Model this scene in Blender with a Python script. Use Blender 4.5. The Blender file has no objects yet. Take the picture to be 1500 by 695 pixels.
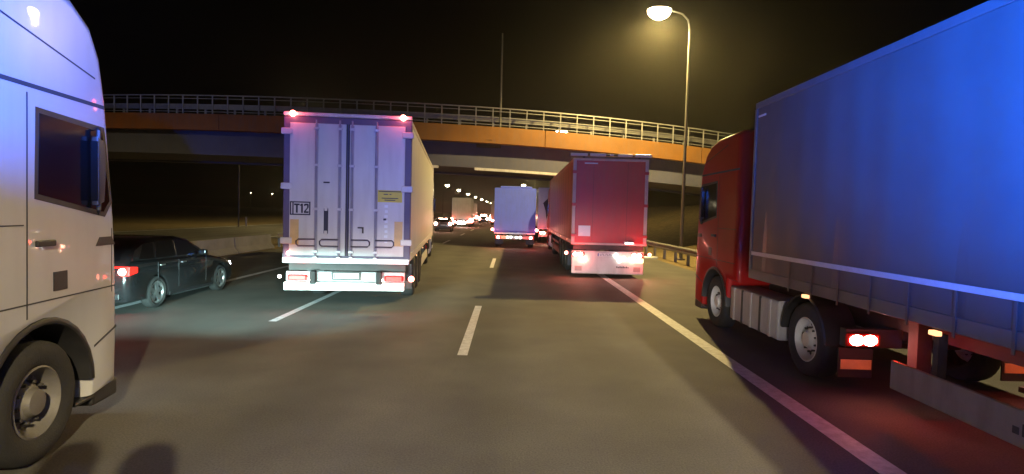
import bpy, bmesh, math, random
from mathutils import Vector, Matrix
random.seed(7)
R = math.radians
scene = bpy.context.scene
col = scene.collection

# ------------------------------------------------------------------ camera
cam_d = bpy.data.cameras.new('camera')
cam = bpy.data.objects.new('camera', cam_d)
col.objects.link(cam)
cam_d.sensor_width = 36.0
cam_d.lens = 36.0 * 850 / 1500
cam_d.clip_start = 0.05
cam_d.clip_end = 6000
CAM_H = 2.15
cam.matrix_world = (Matrix.Translation((0, 0, CAM_H)) @ Matrix.Rotation(R(-0.27), 4, 'Z')
                    @ Matrix.Rotation(R(90 - 2.39), 4, 'X') @ Matrix.Rotation(R(1.5), 4, 'Z'))
scene.camera = cam

# ------------------------------------------------------------------ night sky and exposure
world = bpy.data.worlds.new('World')
scene.world = world
world.use_nodes = True
wn = world.node_tree
sky_n = wn.nodes.new('ShaderNodeTexSky')
sky_n.sky_type = 'NISHITA'
sky_n.sun_disc = False
sky_n.sun_elevation = R(-4.0)
sky_n.sun_rotation = R(200)
wn.links.new(sky_n.outputs['Color'], wn.nodes['Background'].inputs['Color'])
wn.nodes['Background'].inputs['Strength'].default_value = 0.006
vs = scene.view_settings
vs.view_transform = 'Standard'
vs.look = 'None'
vs.gamma = 1.0
vs.exposure = 0.0
vs.use_curve_mapping = False
scene.cycles.use_denoising = True
scene.cycles.max_bounces = 6
scene.cycles.diffuse_bounces = 3
scene.cycles.glossy_bounces = 3
scene.cycles.sample_clamp_indirect = 4.0

# light levels (watts)
P_STREET = 13500.0
P_STREET_BEHIND = 37000.0
P_STREET_LEFT = 6000.0
P_STREET_FAR = 13000.0
P_BEACON = 33000.0
P_BEACON_FRONT = 1900.0
P_TAIL = 14.0
P_OWN_HEAD = 2200.0
P_TRUCK_HEAD = 6000.0
SODIUM = (1.0, 0.72, 0.24)
SODIUM_WHITE = (1.0, 0.81, 0.48)
BLUE = (0.004, 0.13, 1.0)

# ------------------------------------------------------------------ materials
MATS = {}
def mat(name, c, rough=0.6, metal=0.0, var=0.12, scale=3.0, bump=0.0, bscale=40.0, coat=0.0, dirt=0.0, alpha=None, spec=0.5):
    if name in MATS: return MATS[name]
    m = bpy.data.materials.new(name); m.use_nodes = True
    nt = m.node_tree; b = nt.nodes['Principled BSDF']
    b.inputs['Roughness'].default_value = rough
    b.inputs['Metallic'].default_value = metal
    b.inputs['Coat Weight'].default_value = coat
    b.inputs['Specular IOR Level'].default_value = spec
    tc = nt.nodes.new('ShaderNodeTexCoord')
    n = nt.nodes.new('ShaderNodeTexNoise'); n.inputs['Scale'].default_value = scale
    n.inputs['Detail'].default_value = 6; n.inputs['Roughness'].default_value = 0.65
    nt.links.new(tc.outputs['Object'], n.inputs['Vector'])
    r = nt.nodes.new('ShaderNodeValToRGB')
    r.color_ramp.elements[0].position = 0.3; r.color_ramp.elements[1].position = 0.72
    r.color_ramp.elements[0].color = tuple(x * (1 - var) for x in c) + (1,)
    r.color_ramp.elements[1].color = tuple(min(1, x * (1 + var)) for x in c) + (1,)
    nt.links.new(n.outputs['Fac'], r.inputs['Fac'])
    last = r.outputs['Color']
    if dirt > 0:   # streaky road grime
        mp = nt.nodes.new('ShaderNodeMapping'); mp.inputs['Scale'].default_value = (3.0, 3.0, 0.5)
        nt.links.new(tc.outputs['Object'], mp.inputs['Vector'])
        n2 = nt.nodes.new('ShaderNodeTexNoise'); n2.inputs['Scale'].default_value = 2.2; n2.inputs['Detail'].default_value = 8
        nt.links.new(mp.outputs['Vector'], n2.inputs['Vector'])
        r2 = nt.nodes.new('ShaderNodeValToRGB'); r2.color_ramp.elements[0].position = 0.45; r2.color_ramp.elements[1].position = 0.75
        nt.links.new(n2.outputs['Fac'], r2.inputs['Fac'])
        ml = nt.nodes.new('ShaderNodeMath'); ml.operation = 'MULTIPLY'; ml.inputs[1].default_value = dirt
        nt.links.new(r2.outputs['Color'], ml.inputs[0])
        mx = nt.nodes.new('ShaderNodeMix'); mx.data_type = 'RGBA'
        nt.links.new(ml.outputs[0], mx.inputs[0]); nt.links.new(last, mx.inputs[6])
        mx.inputs[7].default_value = (0.13, 0.11, 0.09, 1)
        last = mx.outputs[2]
    nt.links.new(last, b.inputs['Base Color'])
    if bump > 0:
        nb = nt.nodes.new('ShaderNodeTexNoise'); nb.inputs['Scale'].default_value = bscale; nb.inputs['Detail'].default_value = 5
        nt.links.new(tc.outputs['Object'], nb.inputs['Vector'])
        bp = nt.nodes.new('ShaderNodeBump'); bp.inputs['Strength'].default_value = bump; bp.inputs['Distance'].default_value = 0.02
        nt.links.new(nb.outputs['Fac'], bp.inputs['Height']); nt.links.new(bp.outputs['Normal'], b.inputs['Normal'])
    MATS[name] = m
    return m
def glow(name, c, strength):
    if name in MATS: return MATS[name]
    m = bpy.data.materials.new(name); m.use_nodes = True
    b = m.node_tree.nodes['Principled BSDF']
    b.inputs['Base Color'].default_value = (*[min(1, x) * .25 for x in c], 1)
    b.inputs['Emission Color'].default_value = (*c, 1)
    b.inputs['Emission Strength'].default_value = strength
    b.inputs['Roughness'].default_value = 0.5
    MATS[name] = m
    return m

def asphalt_material():
    m = bpy.data.materials.new('asphalt'); m.use_nodes = True
    nt = m.node_tree; b = nt.nodes['Principled BSDF']; L = nt.links.new; N = nt.nodes.new
    tc = N('ShaderNodeTexCoord')
    big = N('ShaderNodeTexNoise'); big.inputs['Scale'].default_value = 0.35; big.inputs['Detail'].default_value = 6
    mp = N('ShaderNodeMapping'); mp.inputs['Scale'].default_value = (1.6, 0.12, 1)     # paving runs along the road
    L(tc.outputs['Object'], mp.inputs['Vector']); L(mp.outputs['Vector'], big.inputs['Vector'])
    fine = N('ShaderNodeTexNoise'); fine.inputs['Scale'].default_value = 55; fine.inputs['Detail'].default_value = 4
    L(tc.outputs['Object'], fine.inputs['Vector'])
    r1 = N('ShaderNodeValToRGB'); e = r1.color_ramp.elements
    e[0].position = .3; e[1].position = .72; e[0].color = (.10, .098, .09, 1); e[1].color = (.142, .138, .126, 1)
    L(big.outputs['Fac'], r1.inputs['Fac'])
    r2 = N('ShaderNodeValToRGB'); e = r2.color_ramp.elements
    e[0].position = .3; e[1].position = .75; e[0].color = (.72, .72, .72, 1); e[1].color = (1.3, 1.3, 1.28, 1)
    L(fine.outputs['Fac'], r2.inputs['Fac'])
    mul = N('ShaderNodeMix'); mul.data_type = 'RGBA'; mul.blend_type = 'MULTIPLY'; mul.inputs[0].default_value = 1
    L(r1.outputs['Color'], mul.inputs[6]); L(r2.outputs['Color'], mul.inputs[7])
    # polished wheel tracks and patches
    sep = N('ShaderNodeSeparateXYZ'); L(tc.outputs['Object'], sep.inputs[0])
    wv = N('ShaderNodeMath'); wv.operation = 'MULTIPLY'; wv.inputs[1].default_value = 2 * math.pi / 1.82
    L(sep.outputs['X'], wv.inputs[0])
    sn = N('ShaderNodeMath'); sn.operation = 'SINE'; L(wv.outputs[0], sn.inputs[0])
    mr = N('ShaderNodeMapRange'); mr.inputs[1].default_value = -1; mr.inputs[2].default_value = 1
    mr.inputs[3].default_value = .90; mr.inputs[4].default_value = 1.08; L(sn.outputs[0], mr.inputs[0])
    mul2 = N('ShaderNodeMix'); mul2.data_type = 'RGBA'; mul2.blend_type = 'MULTIPLY'; mul2.inputs[0].default_value = 1
    L(mul.outputs[2], mul2.inputs[6]); L(mr.outputs[0], mul2.inputs[7])
    pt = N('ShaderNodeTexNoise'); pt.inputs['Scale'].default_value = 0.9; pt.inputs['Detail'].default_value = 8
    L(tc.outputs['Object'], pt.inputs['Vector'])
    r3 = N('ShaderNodeValToRGB'); e = r3.color_ramp.elements
    e[0].position = .35; e[1].position = .7; e[0].color = (.80, .80, .80, 1); e[1].color = (1.10, 1.10, 1.08, 1)
    L(pt.outputs['Fac'], r3.inputs['Fac'])
    mul3 = N('ShaderNodeMix'); mul3.data_type = 'RGBA'; mul3.blend_type = 'MULTIPLY'; mul3.inputs[0].default_value = 1
    L(mul2.outputs[2], mul3.inputs[6]); L(r3.outputs['Color'], mul3.inputs[7])
    L(mul3.outputs[2], b.inputs['Base Color'])
    b.inputs['Roughness'].default_value = .78
    b.inputs['Specular IOR Level'].default_value = .3
    bp = N('ShaderNodeBump'); bp.inputs['Strength'].default_value = .35; bp.inputs['Distance'].default_value = .008
    L(fine.outputs['Fac'], bp.inputs['Height']); L(bp.outputs['Normal'], b.inputs['Normal'])
    return m

M_ASPH = asphalt_material()
M_PAINT = mat('road_paint', (.62, .63, .66), .55, var=.28, scale=9, bump=.2, bscale=60)
M_GRASS = mat('dry_grass', (.17, .125, .05), .95, var=.5, scale=2.0, bump=1.0, bscale=9)
M_CONC = mat('concrete', (.13, .13, .145), .85, var=.22, scale=1.2, bump=.25, bscale=20, dirt=.35)
M_GIRD = mat('girder_grey', (.085, .09, .14), .7, var=.15, scale=.6, bump=.1, bscale=12, dirt=.3)
M_ORANGE = mat('orange_paint', (.22, .095, .013), .65, var=.16, scale=.8, dirt=.25)
M_ORANGE2 = mat('weathered_orange_paint', (.30, .085, .015), .7, var=.2, scale=.8, dirt=.35)
M_STEEL = mat('galvanised_steel', (.22, .22, .21), .55, .4, var=.15, scale=4, dirt=.2)
M_POLE = mat('pole_steel', (.13, .125, .11), .5, .3, var=.12, scale=2)
M_WHITE = mat('white_paint', (.55, .55, .55), .32, var=.03, scale=1.5, coat=.25, dirt=.10)
M_WHITE2 = mat('white_gel_coat', (.58, .58, .58), .4, var=.04, scale=1.2, dirt=.16)
M_OFFW = mat('off_white_paint', (.62, .61, .58), .45, var=.1, scale=1.5, dirt=.25)
M_REDTRL = mat('red_trailer_paint', (.46, .022, .03), .42, var=.12, scale=1.2, dirt=.18)
M_REDCAB = mat('red_cab_paint', (.36, .006, .006), .45, var=.08, scale=1.5, coat=.1, spec=.15)
M_TARP = mat('grey_tarpaulin', (.105, .10, .105), .5, var=.12, scale=1.3, bump=.12, bscale=6, dirt=.35)
M_LAV = mat('beacon_tinted_box', (.13, .19, .88), .5, var=.06, scale=1.5, dirt=.12)  # blue of the beacon light is put into the box truck's base colour
M_GREYBOX = mat('grey_box_paint', (.5, .5, .5), .5, var=.08, scale=1.0, dirt=.2)
M_BLACK = mat('black_plastic', (.02, .02, .022), .5, var=.2, scale=5)
M_RUBBER = mat('tyre_rubber', (.022, .021, .02), .85, var=.25, scale=8, bump=.3, bscale=60)
M_RIM = mat('wheel_steel', (.15, .14, .125), .6, .1, var=.2, scale=6, dirt=.3)
M_CHROME = mat('alloy', (.6, .6, .6), .28, .9, var=.1, scale=6)
M_ALU = mat('aluminium', (.55, .55, .56), .42, .5, var=.12, scale=3, dirt=.2)
M_CHAS = mat('chassis_steel', (.045, .042, .04), .7, var=.3, scale=4)
M_REDCHAS = mat('red_chassis', (.25, .025, .02), .6, var=.2, scale=4, dirt=.3)
M_GLASS = mat('dark_glass', (.006, .007, .009), .08, var=.1, scale=2, spec=.4)
M_SEAM = mat('seam_shadow_gap', (.05, .05, .055), .8)
M_PLATE = mat('number_plate_white', (.8, .8, .78), .35, var=.03)
M_BLUESTRIP = mat('plate_blue', (.02, .06, .35), .4)
M_YELLOW = mat('yellow_sticker', (.62, .52, .05), .5, var=.06)
M_INK = mat('dark_ink', (.015, .018, .04), .6)
M_TAPE = mat('ochre_reflector_board', (.58, .40, .16), .5, var=.12, scale=6)
M_REFL = mat('pale_reflective_tape', (.75, .76, .8), .3, var=.08, scale=8)
M_STICK = mat('pale_sticker', (.7, .74, .8), .4, var=.05)
M_DARKCAR = mat('dark_car_paint', (.022, .022, .024), .2, .3, var=.1, coat=1.0)
M_GREYCAR = mat('grey_car_paint', (.14, .14, .15), .25, .3, var=.1, coat=1.0)
M_LENSRED = mat('red_lens', (.45, .015, .012), .2)
M_AMBERLENS = mat('amber_lens', (.7, .28, .02), .2)
M_AMBERBOX = mat('amber_toolbox', (.45, .20, .03), .5, var=.15)
M_CLEAR = mat('clear_lens', (.6, .62, .64), .1, .2)
M_FLATRED = mat('fire_engine_red', (.45, .02, .015), .3, coat=.4)
G_TAIL = glow('tail_lamp_glow', (1, .02, .012), 3)
G_TAILC = glow('tail_bulb_glow', (1, .34, .26), 45)
G_BRAKE = glow('brake_bulb_glow', (1, .45, .32), 90)
G_WHITEL = glow('plate_lamp_glow', (1, .93, .8), 30)
G_AMBER = glow('amber_marker_glow', (1, .5, .22), 2.2)
G_MARK = glow('red_marker_glow', (1, .2, .14), 40)
G_STREET = glow('street_lamp_glow', (1, .82, .45), 160)
G_FAR = glow('far_street_lamp_glow', (1, .86, .55), 60)
G_HEAD = glow('head_lamp_glow', (.95, 1, 1), 40)
G_BLUE = glow('beacon_glow', BLUE, 60)

# ------------------------------------------------------------------ mesh helpers
class MB:
    def __init__(s): s.v = []; s.f = []
    def add(s, verts, faces):
        o = len(s.v); s.v += [tuple(p) for p in verts]; s.f += [tuple(i + o for i in f) for f in faces]; return s
    def box(s, x0, x1, y0, y1, z0, z1):
        p = [(x, y, z) for z in (z0, z1) for y in (y0, y1) for x in (x0, x1)]
        return s.add(p, [(0, 2, 3, 1), (4, 5, 7, 6), (0, 1, 5, 4), (2, 6, 7, 3), (0, 4, 6, 2), (1, 3, 7, 5)])
    def tube(s, pts, r, n=8, r2=None):
        pts = [Vector(p) for p in pts]; k = len(pts); rings = []
        for i, p in enumerate(pts):
            d = (pts[min(i + 1, k - 1)] - pts[max(i - 1, 0)]).normalized()
            a = Vector((0, 0, 1)) if abs(d.z) < .9 else Vector((1, 0, 0))
            u = d.cross(a).normalized(); w = d.cross(u)
            rr = r if r2 is None else r + (r2 - r) * i / (k - 1)
            rings.append([p + (u * math.cos(2 * math.pi * j / n) + w * math.sin(2 * math.pi * j / n)) * rr for j in range(n)])
        vs_ = [q for g in rings for q in g]; fs = []
        for i in range(k - 1):
            for j in range(n):
                fs.append((i * n + j, i * n + (j + 1) % n, (i + 1) * n + (j + 1) % n, (i + 1) * n + j))
        fs.append(tuple(range(n - 1, -1, -1))); fs.append(tuple((k - 1) * n + j for j in range(n)))
        return s.add(vs_, fs)
    def lathe_x(s, prof, n=28, cx=0, cy=0, cz=0):      # prof: (x, r)
        vs_ = []; fs = []; k = len(prof)
        for (x, r) in prof:
            for j in range(n):
                a = 2 * math.pi * j / n
                vs_.append((cx + x, cy + r * math.cos(a), cz + r * math.sin(a)))
        for i in range(k - 1):
            for j in range(n):
                fs.append((i * n + j, i * n + (j + 1) % n, (i + 1) * n + (j + 1) % n, (i + 1) * n + j))
        return s.add(vs_, fs)
    def disc_x(s, x, r, n=20, cy=0, cz=0):
        return s.add([(x, cy + r * math.cos(2 * math.pi * j / n), cz + r * math.sin(2 * math.pi * j / n)) for j in range(n)], [tuple(range(n))])
    def rext(s, prof, hw, r=.08, n=4, cx=0, edge=None):
        """rounded extrusion across x of a closed (y,z) profile"""
        k = len(prof); P = [Vector(p) for p in prof]
        area = sum(P[i].x * P[(i + 1) % k].y - P[(i + 1) % k].x * P[i].y for i in range(k))
        sg = 1 if area > 0 else -1
        nor = []
        for i in range(k):
            d1 = (P[i] - P[i - 1]).normalized(); d2 = (P[(i + 1) % k] - P[i]).normalized()
            n1 = Vector((-d1.y, d1.x)) * sg; n2 = Vector((-d2.y, d2.x)) * sg
            m = n1 + n2; m = m / max(.35, m.dot(n1)) if m.length > 1e-6 else n1
            nor.append(m)
        rings = []
        ts = [math.pi / 2 * i / n for i in range(n + 1)]
        seq = [(hw - r + r * math.sin(t), r * (1 - math.cos(t))) for t in ts]
        # from -x side cap to +x side cap
        order = [(-x, ins) for (x, ins) in reversed([(hw - r + r * math.sin(t), 1 - math.cos(t)) for t in ts])] + \
                [(hw - r + r * math.sin(t), 1 - math.cos(t)) for t in ts]
        vs_ = []
        for (x, q) in order:
            for i in range(k):
                e = r if edge is None else r * edge[i]
                p = P[i] + nor[i] * (q * e)
                vs_.append((cx + x, p.x, p.y))
        m = len(order); fs = []
        for a in range(m - 1):
            for i in range(k):
                f = (a * k + i, a * k + (i + 1) % k, (a + 1) * k + (i + 1) % k, (a + 1) * k + i)
                fs.append(f if sg < 0 else f[::-1])
        c0 = tuple(range(k)); c1 = tuple((m - 1) * k + i for i in range(k))
        fs.append(c0[::-1] if sg < 0 else c0); fs.append(c1 if sg < 0 else c1[::-1])
        return s.add(vs_, fs)
    def build(s, name, m, parent=None, smooth=False, bevel=0.0, seg=2, fix=True):
        me = bpy.data.meshes.new(name); me.from_pydata(s.v, [], s.f); me.update()
        if fix:
            b = bmesh.new(); b.from_mesh(me); bmesh.ops.recalc_face_normals(b, faces=b.faces)
            b.to_mesh(me); b.free()
        me.materials.append(m)
        o = bpy.data.objects.new(name, me); col.objects.link(o)
        if parent: o.parent = parent
        if smooth:
            me.polygons.foreach_set('use_smooth', [True] * len(me.polygons))
            me.set_sharp_from_angle(angle=R(smooth if smooth > 1 else 38))
        if bevel:
            md = o.modifiers.new('bevel', 'BEVEL'); md.width = bevel; md.segments = seg; md.limit_method = 'ANGLE'; md.angle_limit = R(40)
        return o

def box(name, m, parent, x0, x1, y0, y1, z0, z1, bevel=0.0):
    return MB().box(min(x0, x1), max(x0, x1), min(y0, y1), max(y0, y1), min(z0, z1), max(z0, z1)).build(name, m, parent, bevel=bevel)
def thing(name, label, cat, loc=(0, 0, 0), rz=0.0, group=None):
    o = bpy.data.objects.new(name, None); col.objects.link(o)
    o.empty_display_size = .3
    o.location = loc; o.rotation_euler = (0, 0, rz)
    o['label'] = label; o['category'] = cat
    if group: o['group'] = group
    return o
def tag(o, label, cat, group=None):
    o['label'] = label; o['category'] = cat
    if group: o['group'] = group
    return o
def struct(o): o['kind'] = 'structure'; return o
def link_copy(o, parent=None, loc=None):
    c = o.copy(); col.objects.link(c); c.parent = parent
    if loc is not None: c.location = loc
    for ch in o.children: link_copy(ch, c)
    return c
def spot(name, loc, target, power, color, size, blend=.5, radius=.08, wide=1.0):
    d = bpy.data.lights.new(name, 'SPOT'); d.energy = power; d.color = color
    d.spot_size = R(size); d.spot_blend = blend; d.shadow_soft_size = radius
    o = bpy.data.objects.new(name, d); col.objects.link(o); o.location = loc
    o.rotation_euler = (Vector(target) - Vector(loc)).to_track_quat('-Z', 'Y').to_euler()
    o.scale = (wide, 1, 1)
    return o
def point(name, loc, power, color, radius=.1):
    d = bpy.data.lights.new(name, 'POINT'); d.energy = power; d.color = color; d.shadow_soft_size = radius
    o = bpy.data.objects.new(name, d); col.objects.link(o); o.location = loc
    return o

# ------------------------------------------------------------------ the setting
def sheet(name, m, x0, x1, y0, y1, z, nx=1, ny=1):
    b = MB()
    vs_ = [(x0 + (x1 - x0) * i / nx, y0 + (y1 - y0) * j / ny, z) for j in range(ny + 1) for i in range(nx + 1)]
    fs = [(j * (nx + 1) + i, j * (nx + 1) + i + 1, (j + 1) * (nx + 1) + i + 1, (j + 1) * (nx + 1) + i) for j in range(ny) for i in range(nx)]
    return b.add(vs_, fs).build(name, m, fix=False)
ground = struct(sheet('ground', M_GRASS, -600, 600, -80, 1100, -.03))
road = struct(sheet('road', M_ASPH, -11.9, 7.4, -60, 900, 0.0))
opp = struct(sheet('opposite_carriageway', M_ASPH, -29.5, -16.0, -60, 900, -.005))
LINE_L, LINE_1, LINE_2, LINE_R = -8.0, -4.39, -0.66, 3.34
def stripe(name, x, w, y0, y1, parent, z=.004):
    b = MB(); n = max(1, int((y1 - y0) / 4)); 
    vs_ = []; fs = []
    for j in range(n + 1):
        y = y0 + (y1 - y0) * j / n
        vs_ += [(x - w / 2 + random.uniform(-.004, .004), y, z), (x + w / 2 + random.uniform(-.004, .004), y, z)]
    for j in range(n): fs.append((2 * j, 2 * j + 1, 2 * j + 3, 2 * j + 2))
    return b.add(vs_, fs).build(name, M_PAINT, parent, fix=False)
stripe('edge_line', LINE_L, .2, -60, 700, road)
stripe('edge_line', LINE_R, .24, -60, 700, road)
for (lx, off) in ((LINE_2, 8.6), (LINE_1, 10.8)):
    for k in range(-2, 26):
        y = off + k * 13.8
        L_ = 4.6
        stripe('lane_dash', lx, .15, y, y + L_, road)
stripe('edge_line', -28.6, .24, -60, 700, opp, .001)
stripe('edge_line', -17.0, .24, -60, 700, opp, .001)
# right bank below the bridge and beyond it
def bank(name, x0, x1, h, y0, y1):
    vs_ = []; fs = []; ny = 50; nx = 10
    for j in range(ny + 1):
        y = y0 + (y1 - y0) * j / ny
        for i in range(nx + 1):
            t = i / nx
            z = h * (t * t * (3 - 2 * t)) + random.uniform(-.08, .08) * (0 if i in (0,) else 1)
            e = min(1, (y - y0) / 12.0, (y1 - y) / 12.0 + .001)
            vs_.append((x0 + (x1 - x0) * t, y, -.03 + z * max(0, e)))
    for j in range(ny):
        for i in range(nx):
            a = j * (nx + 1) + i
            fs.append((a, a + 1, a + nx + 2, a + nx + 1))
    return struct(MB().add(vs_, fs).build(name, M_GRASS, smooth=60, fix=False))
bank('embankment', 10.5, 30, 4.2, 30, 160)

# right-hand steel guardrail: beam, posts
gr = thing('guardrail', 'galvanised steel crash barrier along the right shoulder behind the trucks', 'guardrail', (8.0, 0, 0))
def wbeam(y0, y1, x, z, side=1):
    prof = [(0, .155), (.03, .14), (.075, .10), (.075, .055), (.02, .02), (.02, -.02), (.075, -.055), (.075, -.10), (.03, -.14), (0, -.155)]
    b = MB(); k = len(prof)
    vs_ = [(x - side * px, y, z + pz) for y in (y0, y1) for (px, pz) in prof] + [(x - side * px + side * .006, y, z + pz) for y in (y0, y1) for (px, pz) in prof]
    fs = [(i, i + 1, k + i + 1, k + i) for i in range(k - 1)] + [(2 * k + i, 2 * k + i + 1, 3 * k + i + 1, 3 * k + i) for i in range(k - 1)]
    return b.add(vs_, fs)
for k in range(12):
    wbeam(-12 + k * 12, k * 12 - .03, 0, .62).build('rail_beam', M_STEEL, gr, smooth=30)
gp = MB().box(.0, .12, -.05, .05, -.05, .74).build('post', M_STEEL, gr)
gp.location = (0.01, 14, 0)
for k in range(1, 40):
    c = gp.copy(); col.objects.link(c); c.parent = gr; c.location = (0.01, 14 + k * 2.0, 0)

# median: concrete barrier modules then a steel rail
jersey = [(-.30, 0), (.30, 0), (.30, .08), (.13, .28), (.09, .72), (-.09, .72), (-.13, .28), (-.30, .08)]
jb = thing('concrete_barrier', 'low grey concrete median barrier left of the dark car', 'barrier', (-12.4, 0, 0))
mod0 = None
for k in range(10):
    if mod0 is None:
        vs_ = [(x, y, z) for y in (0.02, 3.98) for (x, z) in jersey]; n = len(jersey)
        fs = [(i, (i + 1) % n, n + (i + 1) % n, n + i) for i in range(n)] + [tuple(range(n)), tuple(range(2 * n - 1, n - 1, -1))]
        mod0 = MB().add(vs_, fs).build('barrier_module', M_CONC, jb, bevel=.015)
        mod0.location = (0, -10, 0)
    else:
        c = mod0.copy(); col.objects.link(c); c.parent = jb; c.location = (0, -10 + k * 4, 0)
mr_ = thing('guardrail', 'galvanised steel rail carrying on beyond the end of the median barrier', 'guardrail', (-12.4, 0, 0))
for k in range(10):
    wbeam(31 + 12 * k, 31 + 12 * k + 11.97, 0, .6, -1).build('rail_beam', M_STEEL, mr_, smooth=30)
mp0 = MB().box(-.12, 0, -.05, .05, -.05, .72).build('post', M_STEEL, mr_); mp0.location = (-.01, 31.5, 0)
for k in range(1, 50):
    c = mp0.copy(); col.objects.link(c); c.parent = mr_; c.location = (-.01, 31.5 + 2.4 * k, 0)

# ------------------------------------------------------------------ the overpass
br = thing('overpass_bridge', 'overpass with orange edge beam, grey girder and steel railing crossing the motorway', 'bridge')
def bY(x): return 34.8 + (x + 5.0) ** 2 / (2 * 75.0)
def bZ(x):
    d = x + 1.9
    z = 7.28 - .030 * d
    if d > 0: z -= .0015 * d * d
    else: z -= .00012 * d * d
    return z
BX = [-58 + 2.0 * i for i in range(51)]
def bstrip(name, m, dy0, dy1, dz0, dz1, xs=BX, gap=0.0, bevel=0.0):
    vs_ = []; fs = []; n = len(xs)
    for i, x in enumerate(xs):
        xx = x + (gap if i == 0 else (-gap if i == n - 1 else 0))
        y = bY(xx); z = bZ(xx)
        vs_ += [(xx, y + dy0, z + dz0), (xx, y + dy1, z + dz0), (xx, y + dy1, z + dz1), (xx, y + dy0, z + dz1)]
    for i in range(n - 1):
        for j in range(4):
            fs.append((4 * i + j, 4 * i + (j + 1) % 4, 4 * i + 4 + (j + 1) % 4, 4 * i + 4 + j))
    fs += [(0, 1, 2, 3), tuple(4 * (n - 1) + j for j in (3, 2, 1, 0))]
    return MB().add(vs_, fs).build(name, m, br, bevel=bevel)
# orange edge beam in cast lengths
k = 0
for i0 in range(0, 50, 5):
    bstrip('edge_beam', M_ORANGE2 if i0 <= 20 else M_ORANGE, 0, .5, -1.0, 0.0, BX[i0:i0 + 6], .012, .03)
    c_ = bstrip('edge_beam', M_ORANGE, 10.2, 10.7, -.9, 0.0, BX[i0:i0 + 6], .012)
bstrip('deck_slab', M_CONC, .51, 10.19, -.75, -.20)
bstrip('girder', M_GIRD, .75, 1.15, -2.35, -.76)
bstrip('girder_flange', M_GIRD, .55, 1.40, -2.46, -2.36)
bstrip('girder', M_GIRD, 5.1, 5.5, -2.30, -.76)
bstrip('girder', M_GIRD, 9.2, 9.6, -2.30, -.76)
bstrip('girder_flange', M_GIRD, 9.0, 9.8, -2.42, -2.31)
bstrip('soffit', M_CONC, 1.41, 8.99, -2.30, -2.20)
for (a, b_) in ((-7.2, -4.4), (-2.2, 6.2)):       # pale service duct under the girder
    xs = [a + (b_ - a) * i / 8 for i in range(9)]
    bstrip('service_duct', M_OFFW, .30, .52, -2.62, -2.47, xs)
for x in (-1.4,):
    y = bY(x); z = bZ(x)
    b = MB(); b.add([(x - .75, y + .5, z - 1.02), (x - .2, y + .45, z - .78), (x + .2, y + .45, z - .78), (x + .75, y + .5, z - 1.02),
                     (x - .75, y + .74, z - 1.2), (x - .2, y - .02, z - .80), (x + .2, y - .02, z - .80), (x + .75, y + .74, z - 1.2)],
                    [(0, 1, 2, 3), (4, 7, 6, 5), (0, 4, 5, 1), (1, 5, 6, 2), (2, 6, 7, 3), (0, 3, 7, 4)])
    b.build('drain_outlet', M_CHAS, br)
# railing along the near edge: posts, rails, and the crash rail behind it
rl = bstrip('railing', M_STEEL, .10, .16, 1.10, 1.17)
def child_strip(name, m, *a, **k):
    o = bstrip(name, m, *a, **k); o.parent = rl; return o
child_strip('mid_rail', M_STEEL, .115, .145, .92, .96)
child_strip('bottom_rail', M_STEEL, .115, .145, .12, .16)
rp = MB().box(-.035, .035, -.03, .03, 0, 1.1).build('railing_post', M_STEEL, rl)
x = -44.0; first = True
while x < 34:
    o = rp if first else rp.copy()
    if not first: col.objects.link(o); o.parent = rl
    first = False
    o.location = (x, bY(x) + .13, bZ(x)); x += 1.02
cr = bstrip('crash_rail', M_STEEL, .95, 1.02, .42, .75)
o = bstrip('rail_lip', M_STEEL, .90, .949, .55, .62); o.parent = cr
cp = MB().box(-.06, .06, 0, .1, -.2, .7).build('rail_post', M_STEEL, cr)
x = -44.0; first = True
while x < 34:
    o = cp if first else cp.copy()
    if not first: col.objects.link(o); o.parent = cr
    first = False
    o.location = (x, bY(x) + 1.03, bZ(x)); x += 2.04
for s_, x in ((1, 19.5), (-1, -41)):                       # abutments carry the ends
    y = bY(x); z = bZ(x)
    box('abutment', M_CONC, br, x, x + s_ * 6, y - .6 + .9, y + 10.2, -.5, z - 2.5)

# ------------------------------------------------------------------ street lamps
def street_lamp(name, label, x, y, h, arm, power, group, near=False, zbase=0.0, lit=True):
    t = thing(name, label, 'street lamp', (x, y, zbase), 0, group)
    sgn = 1 if arm > 0 else -1
    MB().tube([(0, 0, -.1), (0, 0, h * .5), (0, 0, h - .9)], .095, 10, .05).build('pole', M_POLE, t, smooth=60)
    box('base_plate', M_POLE, t, -.16, .16, -.16, .16, -.05, .05)
    ap = [(0, 0, h - .9), (arm * .06, 0, h - .45), (arm * .25, 0, h - .16), (arm * .55, 0, h - .03), (arm * .9, 0, h + .02)]
    MB().tube(ap, .045, 8).build('arm', M_POLE, t, smooth=60)
    hd = MB().rext([(-.13, 0), (.13, 0), (.12, .07), (.05, .13), (-.05, .13), (-.12, .07)], .38, .06, 3, arm).build('lamp_head', M_ALU, t, smooth=40)
    if lit:
        r = .5 if near else .65
        b = MB(); n = 14; rings = []
        vs_ = []; fs = []
        for i in range(5):
            a = math.pi / 2 * i / 4
            for j in range(n):
                q = 2 * math.pi * j / n
                vs_.append((arm + 1.15 * r * math.cos(a) * math.cos(q), r * math.cos(a) * math.sin(q), h - r * .9 * math.sin(a) - .002))
        for i in range(4):
            for j in range(n): fs.append((i * n + j, i * n + (j + 1) % n, (i + 1) * n + (j + 1) % n, (i + 1) * n + j))
        MB().add(vs_, fs).build('lens', G_STREET if near else G_FAR, hd and t, smooth=60)
        if power:
            spot(name + '_light', (x + arm, y, zbase + h - .55), (x + arm, y, 0), power, SODIUM_WHITE if y < 0 else SODIUM, 157, .35, .15)
    return t
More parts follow.
